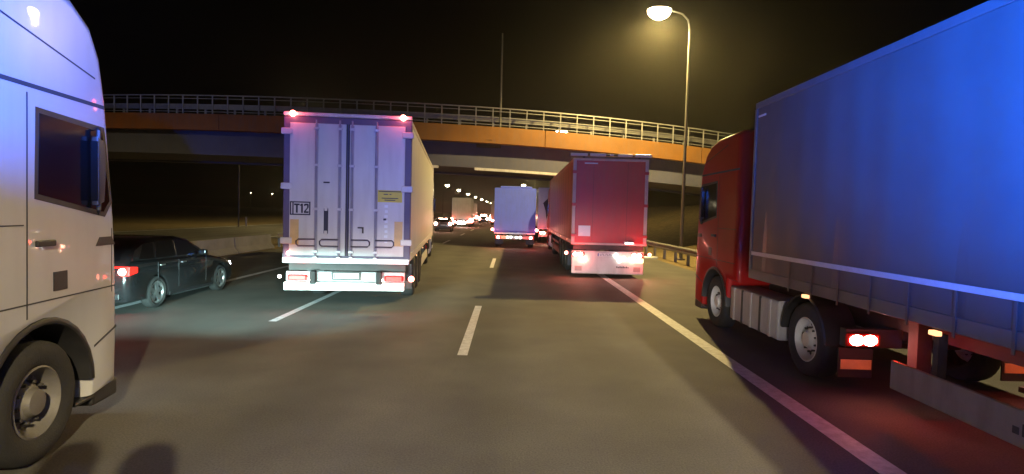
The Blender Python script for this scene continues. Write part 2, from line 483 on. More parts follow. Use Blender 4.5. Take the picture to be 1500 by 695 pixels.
street_lamp('street_lamp', 'tall street lamp shining at upper right, its pole beside the red cab', 8.75, 29.4, 12.45, -1.55, P_STREET, 'motorway lamps', True)
street_lamp('street_lamp', 'street lamp on the right shoulder behind the camera', 8.75, -16.0, 12.3, -1.55, P_STREET_BEHIND, 'motorway lamps', True)
for k, (y, w_) in enumerate(((72, 'just beyond'), (115, 'well beyond'))):
    street_lamp('street_lamp', 'lit street lamp on the right %s the overpass, hidden by it' % w_, 7.6, y, 12.3, -1.5, P_STREET_FAR, 'far motorway lamps on the right')
for k, (y, nm) in enumerate(((158, 'nearest of three'), (202, 'middle one of three'), (248, 'lowest of three'))):
    street_lamp('street_lamp', 'far lit lamp above the pale box truck, %s bright dots' % nm, 6.6 - k * .9, y, 12.0, -1.2, P_STREET_FAR if k == 0 else 0, 'far motorway lamps on the right')
street_lamp('street_lamp', 'street lamp over the opposite carriageway, hidden by the white cab', -31.0, 23, 12.0, 1.5, P_STREET_LEFT, 'lamps along the far left side')
for y, w_ in ((66, 'nearest'), (104, 'middle'), (142, 'farthest')):
    street_lamp('street_lamp', '%s lamp of the left row hidden behind the white refrigerated trailer' % w_, -24.5, y, 12.0, 1.5, P_STREET_FAR, 'lamps along the far left side')
ordn = ['first', 'second', 'third', 'fourth', 'fifth', 'sixth', 'seventh', 'eighth', 'ninth', 'tenth', 'eleventh', 'twelfth', 'thirteenth', 'fourteenth']
y = 212
for k in range(14):
    street_lamp('street_lamp', 'small lit lamp, %s from the white trailer in the far left row' % ordn[k], -24.5 + k * .75 + k * k * .06, y, 11.6 - k * .25, 1.5, 0, 'lamps along the far left side')
    y += 38 + k * 4
# unlit mast on the overpass and pole seen under it
t = thing('lamp_mast', 'tall thin mast standing on the overpass behind its railing', 'mast', (-.72, bY(-.72) + .55, bZ(-.72)))
MB().tube([(0, 0, -.1), (0, 0, 3), (0, 0, 5.7)], .075, 10, .045).build('pole', M_POLE, t, smooth=60)
box('base_plate', M_POLE, t, -.15, .15, -.15, .15, -.01, .04)
t = thing('lamp_mast', 'thin dark pole standing beyond the overpass left of the white trailer', 'mast', (-27.5, 59, 0))
MB().tube([(0, 0, -.1), (0, 0, 3.5), (0, 0, 7)], .07, 8, .05).build('pole', M_POLE, t, smooth=60)
box('base_plate', M_POLE, t, -.15, .15, -.15, .15, -.03, .03)
# far lights low on the left horizon: short yard lamps
for k, (x, y, h) in enumerate(((-156, 350, 10.0), (-143, 350, 9.8), (-135, 350, 10.0), (-127, 345, 11.4), (-128.5, 350, 9.6), (-118, 350, 9.8), (-117, 350, 10.6))):
    t = thing('yard_lamp', 'tiny far light left of the white trailer, %s from the left' % ordn[k], 'street lamp', (x, y, 0), 0, 'far lights on the left horizon')
    MB().tube([(0, 0, -.1), (0, 0, h)], .12, 6, .08).build('pole', M_POLE, t)
    b = MB(); r = (.14, .22, .38, .42, .45, .40, .34)[k]
    b.add([(r * math.cos(q) * math.cos(a), r * math.cos(q) * math.sin(a), h + r * math.sin(q)) for q in (-1.5, -.75, 0, .75, 1.5) for a in [2 * math.pi * j / 8 for j in range(8)]],
          [(i * 8 + j, i * 8 + (j + 1) % 8, i * 8 + 8 + (j + 1) % 8, i * 8 + 8 + j) for i in range(4) for j in range(8)])
    b.build('globe', G_FAR, t, smooth=60)
mk = thing('delineator_post', 'small pale marker post on the verge left of the white trailer', 'marker post', (-27.4, 60.5, 0))
box('post', M_OFFW, mk, -.06, .06, -.04, .04, -.05, 1.0)
box('reflector', M_REFL, mk, -.04, .04, -.047, -.041, .75, .93)

# ------------------------------------------------------------------ wheels
def make_wheel(rimmat, rad=.5, w=.3, rr=.29, name='wheel', truck=True):
    """axis along x, outer face towards +x, centre at origin"""
    hub = MB().lathe_x([(-w * .3, .001), (-w * .3, .12), (w * .30, .12), (w * .42, .10), (w * .44, .06), (w * .44, .001)] if truck
                       else [(-w * .3, .001), (-w * .3, .07), (w * .36, .07), (w * .4, .04), (w * .4, .001)], 18).build(name, rimmat, smooth=40)
    tp = [(-w * .38, rr), (-w * .5, rr + .05), (-w * .5, rad - .06), (-w * .40, rad - .012), (-w * .2, rad), (w * .2, rad), (w * .40, rad - .012),
          (w * .5, rad - .06), (w * .51, (rad + rr) / 2), (w * .5, rr + .05), (w * .40, rr)]
    MB().lathe_x(tp, 36).build('tyre', M_RUBBER, hub, smooth=50)
    if truck:
        rp_ = [(w * .42, rr + .005), (w * .44, rr - .01), (w * .30, rr - .03), (w * .05, rr - .06), (w * .02, .19), (w * .20, .15), (w * .30, .119)]
    else:
        rp_ = [(w * .42, rr + .005), (w * .44, rr - .01), (w * .36, rr - .025), (w * .30, rr - .03), (w * .16, rr - .03)]
    rim = MB().lathe_x(rp_, 36).build('rim', rimmat, hub, smooth=40)
    hb = MB()
    if truck:
        for j in range(10):
            a = 2 * math.pi * j / 10
            hb.disc_x(w * .04 + .004, .028, 10, .215 * math.cos(a), .215 * math.sin(a))
        for j in range(10):
            a = 2 * math.pi * (j + .5) / 10
            hb.lathe_x([(w * .10, .014), (w * .30, .014), (w * .30, .001)], 6, 0, .165 * math.cos(a), .165 * math.sin(a))
        hb.build('wheel_nuts', M_CHAS, hub)['kind'] = 'stuff'
    else:
        for j in range(5):
            a = 2 * math.pi * j / 5
            ca, sa = math.cos(a), math.sin(a)
            q = []
            for (rad_, hw_) in ((.05, .035), (rr - .028, .045)):
                for s_ in (-1, 1):
                    for x_ in (w * .22, w * .36):
                        q.append((x_, rad_ * ca - s_ * hw_ * sa, rad_ * sa + s_ * hw_ * ca))
            hb.add(q, [(0, 1, 3, 2), (4, 6, 7, 5), (0, 4, 5, 1), (2, 3, 7, 6), (0, 2, 6, 4), (1, 5, 7, 3)])
        hb.build('spokes', rimmat, hub)['kind'] = 'stuff'
        MB().disc_x(w * .1, rr - .03, 24).build('brake_disc', M_CHAS, hub)
    return hub
PROTO = {}
def put_wheel(kind, parent, x, y, z):
    right = x > 0
    if kind not in PROTO:
        w = {'trailer': lambda: make_wheel(M_RIM, .5, .34, .29), 'white': lambda: make_wheel(M_OFFW, .51, .31, .30),
             'car': lambda: make_wheel(M_CHROME, .325, .21, .225, truck=False)}[kind]()
        PROTO[kind] = w
        o = w; o.parent = parent
    else:
        o = link_copy(PROTO[kind], parent)
    o.location = (x, y, z); o.rotation_euler = (random.uniform(0, 6), 0, 0) if right else (random.uniform(0, 6), 0, math.pi)
    return o

# ------------------------------------------------------------------ lorries
def tail_cluster(parent, x, z, y, lit=True, w=.40, h=.13, core=(0,), coremat=None, name='tail_lamp'):
    lens = box(name, M_LENSRED, parent, x - w / 2, x + w / 2, y - .03, y + .03, z - h / 2, z + h / 2, .03)
    if lit:
        box('lit_segment', G_TAIL, lens, x - w * .40, x + w * .40, y - .036, y - .0305, z - h * .36, z + h * .36, .003)
    if lit:
        for c in core:
            b = MB(); n = 12; r = h * .42
            vs_ = [(x + c, y - .068, z)]
            for (rr_, yy) in ((r * .6, y - .06), (r, y - .0365)):
                vs_ += [(x + c + 1.35 * rr_ * math.cos(2 * math.pi * j / n), yy, z + rr_ * math.sin(2 * math.pi * j / n)) for j in range(n)]
            fs = [(0, 1 + j, 1 + (j + 1) % n) for j in range(n)] + [(1 + j, 1 + n + j, 1 + n + (j + 1) % n, 1 + (j + 1) % n) for j in range(n)]
            b.add(vs_, fs).build('bulb', coremat or G_TAILC, lens, smooth=60)
    return lens
def tail_light(parent, p, power=None):
    o = point('tail_light', p, power or P_TAIL, (1, .05, .03), .06); o.parent = parent; return o
def ball(name, m, parent, p, r, n=10):
    b = MB()
    b.add([(p[0] + r * math.cos(q) * math.cos(a), p[1] + r * math.cos(q) * math.sin(a), p[2] + r * math.sin(q)) for q in [(-math.pi / 2 + .02) + (math.pi - .04) * i / 6 for i in range(7)] for a in [2 * math.pi * j / n for j in range(n)]],
          [(i * n + j, i * n + (j + 1) % n, i * n + n + (j + 1) % n, i * n + n + j) for i in range(6) for j in range(n)])
    return b.build(name, m, parent, smooth=60)
def number_plate(parent, x, y, z, w=.52):
    p = box('number_plate', M_PLATE, parent, x - w / 2, x + w / 2, y - .012, y, z - .055, z + .055, .004)
    box('plate_band', M_BLUESTRIP, p, x - w / 2 + .005, x - w / 2 + .045, y - .0155, y - .0125, z - .05, z + .05)
    b = MB()
    for i in range(7):
        xx = x - w / 2 + .09 + i * .057 + (.02 if i > 2 else 0)
        b.box(xx, xx + .012, y - .0155, y - .0125, z - .035, z + .035).box(xx + .014, xx + .034, y - .0155, y - .0125, z + (.02 if i % 2 else -.035), z + (.035 if i % 2 else -.02))
    b.build('characters', M_INK, p)

def chassis(t, L, red=False, marker_side=0, guard=M_OFFW, lit_side=False, flaps=True):
    mc = M_REDCHAS if red else M_CHAS
    for s in (-1, 1):
        box('chassis_beam', mc, t, s * .42, s * .56, .25, L - .6, .86, 1.1)
    for y in (2.5, 3.81, 5.12):
        MB().tube([(-1.05, y, .5), (1.05, y, .5)], .07, 8).build('axle', M_CHAS, t, smooth=60)
        for s in (-1, 1):
            put_wheel('trailer', t, s * 1.08, y, .5)
            prof = [(y + .60 * math.cos(a), .5 + .60 * math.sin(a)) for a in [R(20) + R(140) * i / 10 for i in range(11)]]
            prof += [(y + .57 * math.cos(a), .5 + .57 * math.sin(a)) for a in [R(160) - R(140) * i / 10 for i in range(11)]]
            MB().rext(prof, .19, .01, 1, s * 1.07).build('mudguard', M_BLACK, t, smooth=40)
    for s in (-1, 1):
        box('landing_leg', mc, t, s * .62, s * .78, L - 3.35, L - 3.2, .32, 1.1)
        box('leg_foot', mc, t, s * .56, s * .84, L - 3.42, L - 3.13, .26, .32)
        g = box('side_guard', guard, t, s * 1.19, s * 1.235, 5.95, L - 3.6, .40, .70, .012)
        for q in (6.6, 8.0, 9.4):
            if q < L - 3.7: box('guard_bracket', M_CHAS, t, s * 1.10, s * 1.189, q, q + .07, .42, 1.1)
    for s in (-1, 1):
        if flaps: box('mud_flap', M_BLACK, t, s * .85, s * 1.22, 1.78, 1.80, .25, .85)

def trailer_box(t, m, L, top, bot=1.15, hw=1.275, rails=M_ALU, ribs=0, tarp=False, stripe_m=None):
    MB().rext([(0.04, bot), (L, bot), (L, top), (0.04, top)], hw - .012, .03, 2).build('trailer_body', m, t, smooth=30)
    for s in (-1, 1):
        r_ = box('roof_rail', rails, t, s * (hw - .06), s * (hw + .004), .02, L + .01, top - .09, top + .012, .01)
        box('floor_rail', rails, t, s * (hw - .06), s * (hw + .006), .02, L + .01, bot - .05, bot + .10, .008)
        box('front_post', rails, t, s * (hw - .08), s * (hw + .008), L - .07, L + .015, bot + .102, top - .092, .008)
        if tarp:
            # slack tarpaulin: shallow vertical waves with buckle straps along the bottom
            n = 240; nz = 8; vs_ = []; fs = []
            for i in range(n + 1):
                y = .12 + (L - .24) * i / n
                for j in range(nz + 1):
                    z = bot + .102 + (top - bot - .2) * j / nz
                    a = .010 * math.sin(y * 9.5 + .6 * math.sin(y * 1.7)) * (1 - .55 * j / nz) + .006 * math.sin(y * 3.1 + z)
                    vs_.append((s * (hw - .004 + a * .6), y, z))
            for i in range(n):
                for j in range(nz):
                    q = i * (nz + 1) + j; f = (q, q + nz + 1, q + nz + 2, q + 1)
                    fs.append(f if s > 0 else f[::-1])
            cu = MB().add(vs_, fs).build('side_curtain', m, t, smooth=60)
            for i in range(int((L - .6) / .62)):
                y = .4 + i * .62
                o = box('strap', m, cu, s * (hw + .012), s * (hw + .018), y, y + .035, bot - .09, bot + .34)
        if stripe_m:
            box('reflective_stripe', stripe_m, t, s * (hw + .012), s * (hw + .017), .3, L - .1, 1.56, 1.62)
        if ribs:
            for i in range(ribs):
                y = .8 + (L - 1.2) * i / (ribs - 1)
                box('panel_joint', M_SEAM, t, s * (hw - .02), s * (hw - .0095), y, y + .012, bot + .102, top - .092)

def tractor(t, yF, cabm, lit_head=False, h=3.85, tank=M_ALU, drive='trailer', tail=True, detail=True, wheelm='white', over=1.36, wb=3.68):
    hw = 1.24
    yA = yF - over; yD = yA - wb
    ra = .66; zc = .51
    arch = [(yA + ra * math.cos(a), zc + ra * math.sin(a)) for a in [R(176) - R(172) * i / 14 for i in range(15)]]
    prof = [(yF - .02, .34), (yF, .75), (yF, 1.45), (yF - .03, 1.95), (yF - .06, 2.2), (yF - .16, 2.98), (yF - .18, 3.12),
            (yF - .27, h - .50), (yF - .43, h - .24), (yF - .72, h - .08), (yF - 1.10, h), (yF - 2.2, h + .02), (yF - 2.28, h - .06), (yF - 2.28, 1.0), (yA - ra - .05, 1.0)]
    prof += arch
    prof += [(yA + ra + .0, .34)]
    ed = [1.0] * 15 + [.25] * 15 + [.25]
    cab = MB().rext(prof, hw, .13, 5, 0, ed).build('cab', cabm, t, smooth=50)
    # arch liner
    lin = [(yA + (ra + .03) * math.cos(a), zc + (ra + .03) * math.sin(a)) for a in [R(0) + R(180) * i / 14 for i in range(15)]]
    lin2 = [(yA + (ra - .03) * math.cos(a), zc + (ra - .03) * math.sin(a)) for a in [R(180) - R(180) * i / 14 for i in range(15)]]
    for s in (-1, 1):
        MB().rext(lin + lin2, .20, .02, 2, s * (hw - .185)).build('wheel_arch', M_BLACK, cab, smooth=40)
        # side window, three-cornered quarter at the front
        x0, x1 = hw + .004, hw + .012
        def panel(name, m, pts, a, b_, par=cab, bev=0):
            n = len(pts); vs_ = [(s * a, y, z) for (y, z) in pts] + [(s * b_, y, z) for (y, z) in pts]
            fs = [tuple(range(n)), tuple(range(2 * n - 1, n - 1, -1))] + [(i, (i + 1) % n, n + (i + 1) % n, n + i) for i in range(n)]
            return MB().add(vs_, fs).build(name, m, par, bevel=bev)
        sw = panel('side_window', M_GLASS, [(yF - 1.20, 2.20), (yF - .30, 2.06), (yF - .20, 2.16), (yF - .32, 2.80), (yF - 1.18, 2.84)], hw - .01, hw + .006)
        panel('window_seal', M_BLACK, [(yF - 1.24, 2.16), (yF - .27, 2.01), (yF - .15, 2.15), (yF - .28, 2.85), (yF - 1.22, 2.885)], hw - .012, hw + .003)
        if detail:
            # door shut lines, swage line, handle, step recess
            panel('door_seam', M_SEAM, [(yF - 1.34, 1.22), (yF - 1.326, 1.22), (yF - 1.306, 2.98), (yF - 1.32, 2.98)], hw - .01, hw + .002)
            panel('door_seam', M_SEAM, [(yF - .16, 1.28), (yF - .148, 1.28), (yF - .148, 1.9), (yF - .16, 1.9)], hw - .02, hw + .001)
            panel('body_crease', M_SEAM, [(yF - 2.2, 1.33), (yF - .1, 1.33), (yF - .1, 1.342), (yF - 2.2, 1.342)], hw - .01, hw + .002)
            panel('body_crease', M_SEAM, [(yF - 2.2, 1.95), (yF - 1.36, 1.95), (yF - 1.36, 1.96), (yF - 2.2, 1.96)], hw - .01, hw + .002)
            panel('roof_joint', M_SEAM, [(yF - 2.26, 3.02), (yF - .28, 3.02), (yF - .28, 3.055), (yF - 2.26, 3.055)], hw - .01, hw + .0025)
            panel('roof_crease', M_SEAM, [(yF - 1.7, 3.52), (yF - .42, 3.27), (yF - .42, 3.285), (yF - 1.7, 3.535)], hw - .01, hw + .0015)
            hd = panel('door_handle', M_BLACK, [(yF - 1.24, 1.78), (yF - 1.02, 1.78), (yF - 1.02, 1.83), (yF - 1.24, 1.83)], hw, hw + .03, bev=.008)
            panel('side_lamp_recess', M_BLACK, [(yF - 1.02, 1.40), (yF - .84, 1.40), (yF - .84, 1.56), (yF - 1.02, 1.56)], hw - .01, hw + .006, bev=.003)
            panel('corner_trim', M_BLACK, [(yF - .42, 1.74), (yF - .10, 1.74), (yF - .16, 1.82), (yF - .36, 1.82)], hw - .04, hw + .004)
            panel('bumper_seam', M_SEAM, [(yA + ra + .03, .80), (yF - .08, .92), (yF - .08, .94), (yA + ra + .03, .82)], hw - .02, hw + .003)
        # mirrors on their arm
        ma = MB().tube([(s * (hw - .05), yF - .30, 2.86), (s * (hw + .05), yF - .46, 2.80), (s * (hw + .05), yF - .46, 2.08), (s * (hw - .05), yF - .30, 1.98)], .02, 6).build('mirror_arm', M_BLACK, cab)
        mi = MB().rext([(yF - .52, 2.12), (yF - .42, 2.15), (yF - .39, 2.45), (yF - .42, 2.71), (yF - .52, 2.74)], .035, .02, 3, s * (hw + .05)).build('mirror', M_BLACK, cab, smooth=40)
        box('mirror_glass', M_GLASS, mi, s * (hw + .022), s * (hw + .078), yF - .529, yF - .522, 2.16, 2.70)
        box('side_step', M_BLACK, t, s * (hw - .36), s * (hw - .04), yF - .66, yF - .10, min(.30, .30), .335, .01)
        put_wheel(wheelm, t, s * 1.05, yA, zc)
        put_wheel(wheelm, t, s * 1.04, yD, zc)
        # tank / side fairing with vertical fluting
        pr = [(yA - ra - .12, .32), (yA - ra - .12, .92), (yD + .78, .92), (yD + .78, .32)]
        fa = MB().rext(pr, .27, .05, 3, s * .94).build('fuel_tank', tank, t, smooth=40)
        for i in range(5):
            y = yA - ra - .35 - i * .36
            if y > yD + .85: box('tank_strap', M_CHAS if i % 2 else M_ALU, fa, s * 1.20, s * 1.222, y, y + .05, .33, .91)
        prg = [(yD + .62 * math.cos(a), zc + .62 * math.sin(a)) for a in [R(5) + R(170) * i / 12 for i in range(13)]]
        prg += [(yD + .585 * math.cos(a), zc + .585 * math.sin(a)) for a in [R(175) - R(170) * i / 12 for i in range(13)]]
        MB().rext(prg, .22, .015, 1, s * 1.02).build('mudguard', M_BLACK, t, smooth=40)
        box('frame_rail', M_CHAS, t, s * .36, s * .46, yD - .95, yF - .5, .72, .96)
        # rear lamp on the tractor frame
        tail_cluster(t, s * .98, .72, yD - .97, tail, .42, .16, (-.09, .07), G_TAILC)
        if tail: tail_light(t, (s * 1.05, yD - 1.7, .74), P_TAIL * .8)
        box('lamp_bracket', M_CHAS, t, s * .47, s * 1.16, yD - .93, yD - .80, .62, .84)
        box('rear_flap', M_BLACK, t, s * .80, s * 1.22, yD - .90, yD - .88, .24, .60)
        box('flap_plate', M_TAPE if tail else M_BLACK, t, s * .82, s * 1.20, yD - .915, yD - .901, .34, .46, .004)
        # front
        hl = box('head_lamp', G_HEAD if lit_head else M_CLEAR, t, s * .78, s * 1.12, yF - .03, yF + .015, .72, .92, .02)
    # windscreen, grille, visor
    ws = MB().add([(-1.06, yF - .07, 2.14), (1.06, yF - .07, 2.14), (1.0, yF - .18, 2.90), (-1.0, yF - .18, 2.90), (-1.06, yF - .04, 2.14), (1.06, yF - .04, 2.14), (1.0, yF - .135, 2.90), (-1.0, yF - .135, 2.90)],
                  [(0, 1, 2, 3), (4, 7, 6, 5), (0, 4, 5, 1), (1, 5, 6, 2), (2, 6, 7, 3), (3, 7, 4, 0)]).build('windscreen', M_GLASS, cab)
    box('grille', M_BLACK, cab, -.85, .85, yF - .02, yF + .012, 1.05, 1.85, .02)
    box('sun_visor', M_BLACK, cab, -1.05, 1.05, yF - .20, yF - .02, 2.93, 3.02, .02)
    box('front_bumper', M_BLACK, t, -1.2, 1.2, yF - .40, yF + .03, .22, .40, .03)
    MB().tube([(-1.0, yA, .5), (1.0, yA, .5)], .07, 8).build('axle', M_CHAS, t)
    MB().tube([(-1.0, yD, .5), (1.0, yD, .5)], .09, 8).build('axle', M_CHAS, t)
    box('coupling', M_CHAS, t, -.5, .5, yD - .3, yD + .5, .97, 1.09)
    return cab

def marker(t, x, y, z, m, r=.04):
    return ball('marker_lamp', m, t, (x, y, z), r)

# ---- white refrigerated semi, rear doors towards the camera
def reefer():
    t = thing('articulated_truck', 'white refrigerated trailer truck with twin rear doors and red top lamps', 'truck', (-3.38, 12.1, 0), R(5.6))
    L, top, bot, hw = 13.4, 4.0, 1.12, 1.30
    trailer_box(t, M_WHITE2, L, top, bot, hw, M_WHITE2, ribs=0)
    # dark rear frame
    fr = box('rear_frame', mat('frame_dark', (.10, .08, .14), .5), t, -hw, hw, .0, .10, bot - .02, top + .02, .02)
    box('roof_cap', M_OFFW, t, -hw, hw, -.03, .09, top + .022, top + .10, .02)
    ym = -.035
    for s in (-1, 1):
        d = box('rear_door', M_WHITE2, t, s * .035, s * 1.165, ym, .0, bot + .04, top - .12, .012)
        for rx in ((.16, .63) if s < 0 else (.09, .585)):
            rod = MB().tube([(s * rx, ym - .03, bot - .08), (s * rx, ym - .03, top - .05)], .02, 8).build('lock_rod', mat('rod_grey', (.26, .27, .33), .5, .3), d, smooth=60)
            gl = box('rod_channel', mat('channel_grey', (.33, .33, .37), .6), d, s * rx - .035, s * rx + .035, ym - .006, ym + .002, bot + .06, top - .14)
            for zz in (bot + .1, 2.1, 3.0, top - .25):
                box('rod_clamp', M_ALU, d, s * rx - .05, s * rx + .05, ym - .055, ym - .004, zz, zz + .05, .006)
            # folding handle: a bent bar
            e = 1 if s > 0 else -1
            MB().tube([(s * rx, ym - .05, 1.50), (s * rx + e * .34, ym - .05, 1.50), (s * rx + e * .38, ym - .05, 1.46), (s * rx + e * .38, ym - .05, 1.40), (s * rx + e * .34, ym - .05, 1.36), (s * rx, ym - .05, 1.36)], .016, 6).build('handle', mat('handle_dark', (.10, .10, .13), .5, .3), d, smooth=60)
        for zz in (3.70, 2.58, 1.46):
            box('hinge', M_WHITE, t, s * 1.10, s * 1.335, -.065, -.036, zz - .065, zz + .065, .02)
        box('gasket', M_BLACK, d, s * .012, s * .034, ym - .01, ym + .02, bot + .04, top - .12)
        box('reflector_board', M_TAPE, d, s * .97, s * 1.14, ym - .010, ym - .001, 1.38, 1.90)
    d = t
    # vent slot and its flap on the left door
    vs = box('vent_slot', M_INK, d, -.47, -.38, ym - .012, ym - .002, 1.62, 2.14, .004)
    box('vent_cap', M_OFFW, vs, -.455, -.395, ym - .03, ym - .0125, 2.09, 2.17, .008); box('vent_cap', M_OFFW, vs, -.455, -.395, ym - .03, ym - .0125, 1.58, 1.68, .008)
    box('door_stop', M_INK, d, -.48, -.36, ym - .03, ym - .002, 2.66, 2.69)
    box('door_latch', M_CHAS, d, .22, .34, ym - .025, ym - .002, 1.74, 1.77); box('door_latch', M_CHAS, d, .31, .34, ym - .025, ym - .0021, 1.64, 1.739)
    # stencilled sign: three framed cells reading T 1 2
    b = MB(); y0, y1 = ym - .009, ym - .002
    X0, X1, Z0, Z1 = -1.15, -.74, 1.99, 2.27
    th = .025
    b.box(X0, X1, y0, y1, Z1 - th, Z1).box(X0, X1, y0, y1, Z0, Z0 + th)
    for x in (X0, X0 + .05, X1 - th): b.box(x, x + th, y0, y1, Z0 + th, Z1 - th)
    b.box(-1.065, -.955, y0, y1, Z1 - .08, Z1 - .045).box(-1.028, -.992, y0, y1, Z0 + .045, Z1 - .08)     # T
    b.box(-.925, -.89, y0, y1, Z0 + .045, Z1 - .045)                                                         # 1
    b.add([(x, y, z) for y in (y0, y1) for (x, z) in ((-.955, Z1 - .085), (-.925, Z1 - .045), (-.925, Z1 - .09))], [(0, 1, 2), (5, 4, 3), (0, 3, 4, 1), (1, 4, 5, 2), (2, 5, 3, 0)])
    two = [(-.868, Z1 - .09), (-.868, Z1 - .06), (-.845, Z1 - .045), (-.795, Z1 - .045), (-.775, Z1 - .06), (-.775, Z1 - .12), (-.835, Z0 + .08), (-.775, Z0 + .08), (-.775, Z0 + .045), (-.868, Z0 + .045), (-.868, Z0 + .08), (-.805, Z1 - .125), (-.805, Z1 - .08), (-.84, Z1 - .08), (-.84, Z1 - .09)]
    n2 = len(two)
    b.add([(x, y0, z) for (x, z) in two] + [(x, y1, z) for (x, z) in two], [tuple(range(n2)), tuple(range(2 * n2 - 1, n2 - 1, -1))] + [(k_, (k_ + 1) % n2, n2 + (k_ + 1) % n2, n2 + k_) for k_ in range(n2)])   # 2
    b.build('stencil_sign', M_INK, d)
    ys = box('yellow_sticker', M_YELLOW, d, .62, 1.12, ym - .008, ym - .002, 2.30, 2.55)
    b = MB()
    for (xa, xb, z) in ((.64, 1.1, 2.515), (.74, .83, 2.455), (.86, .9, 2.455), (.70, 1.04, 2.375), (.76, .98, 2.335)):
        b.box(xa, xb, ym - .0115, ym - .0085, z, z + .018)
    b.build('sticker_print', M_INK, ys)
    b = MB()
    for i in range(8):
        z = 2.22 - i * .105
        b.box(.76 + .01 * (i % 2), .83, ym - .007, ym - .002, z - .035, z + .02)
    b.build('vertical_lettering', M_STICK, d)
    box('lettering_mark', M_INK, d, .74, .80, ym - .008, ym - .002, 1.92, 1.96)
    # sill, bumper beam, lamps
    box('rear_sill', M_ALU, t, -1.29, 1.29, -.07, .09, 1.00, 1.12, .015)
    for xx in (-.63, -.16, .09, .585): box('rod_keeper', M_ALU, t, xx - .04, xx + .04, -.10, -.071, 1.02, 1.14, .006)
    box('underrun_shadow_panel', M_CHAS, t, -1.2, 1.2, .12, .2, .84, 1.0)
    bp_ = box('lamp_board', mat('lamp_board_grey', (.24, .24, .25), .5, dirt=.3), t, -1.22, 1.2, -.02, .08, .62, .83, .012)
    box('bumper_beam', mat('bumper_white', (.8, .8, .8), .4, dirt=.08), t, -1.25, 1.2, -.09, .06, .44, .61, .02)
    for s in (-1, 1):
        tail_cluster(bp_, s * .98, .70, -.05, True, .40, .12, (), None); tail_light(t, (s * 1.02, -.22, .72), P_TAIL * .6)
        tail_light(t, (s * 1.12, -.2, 4.15), P_TAIL * .7)
        lensb = ball('tail_bulb', G_WHITEL, bp_, (s * .70, -.045, .66), .05)
        MB().rext([(-.16, .58), (-.02, .56), (-.02, .86), (-.16, .84)], .06, .03, 3, s * .66 if s < 0 else .68).build('rubber_buffer', M_RUBBER, t, smooth=40)
        marker(t, s * 1.10 - (0 if s < 0 else -.02), -.075, 4.055, G_MARK, .062)
    ball('side_marker', G_MARK, t, (1.34, -.05, .70), .06); box('marker_arm', M_RUBBER, t, 1.2, 1.36, -.03, .0, .48, .66, .02)
    ball('side_marker', G_WHITEL, t, (-1.34, -.05, .72), .035)
    number_plate(bp_, 0.0, -.045, .745)
    box('plate_holder', M_CHAS, bp_, -.3, .3, -.044, -.021, .66, .84, .01)
    for s in (-1, 1): ball('plate_lamp', G_WHITEL, bp_, (s * .33, -.05, .70), .018)
    ball('corner_marker', G_TAILC, t, (-1.17, -.05, 1.20), .04)
    for y in (2.0, 5.0, 8.0, 11.0):
        for s in (-1, 1): box('side_marker', G_AMBER, t, s * (hw + .004), s * (hw + .02), y, y + .09, 1.03, 1.06)
    chassis(t, L, guard=M_OFFW)
    box('cooling_unit', M_OFFW, t, -.95, .95, L + .02, L + .5, 2.3, 3.8, .06)
    tractor(t, L + 2.95, M_WHITE, tail=False, detail=False, h=3.75)
    return t
reefer()

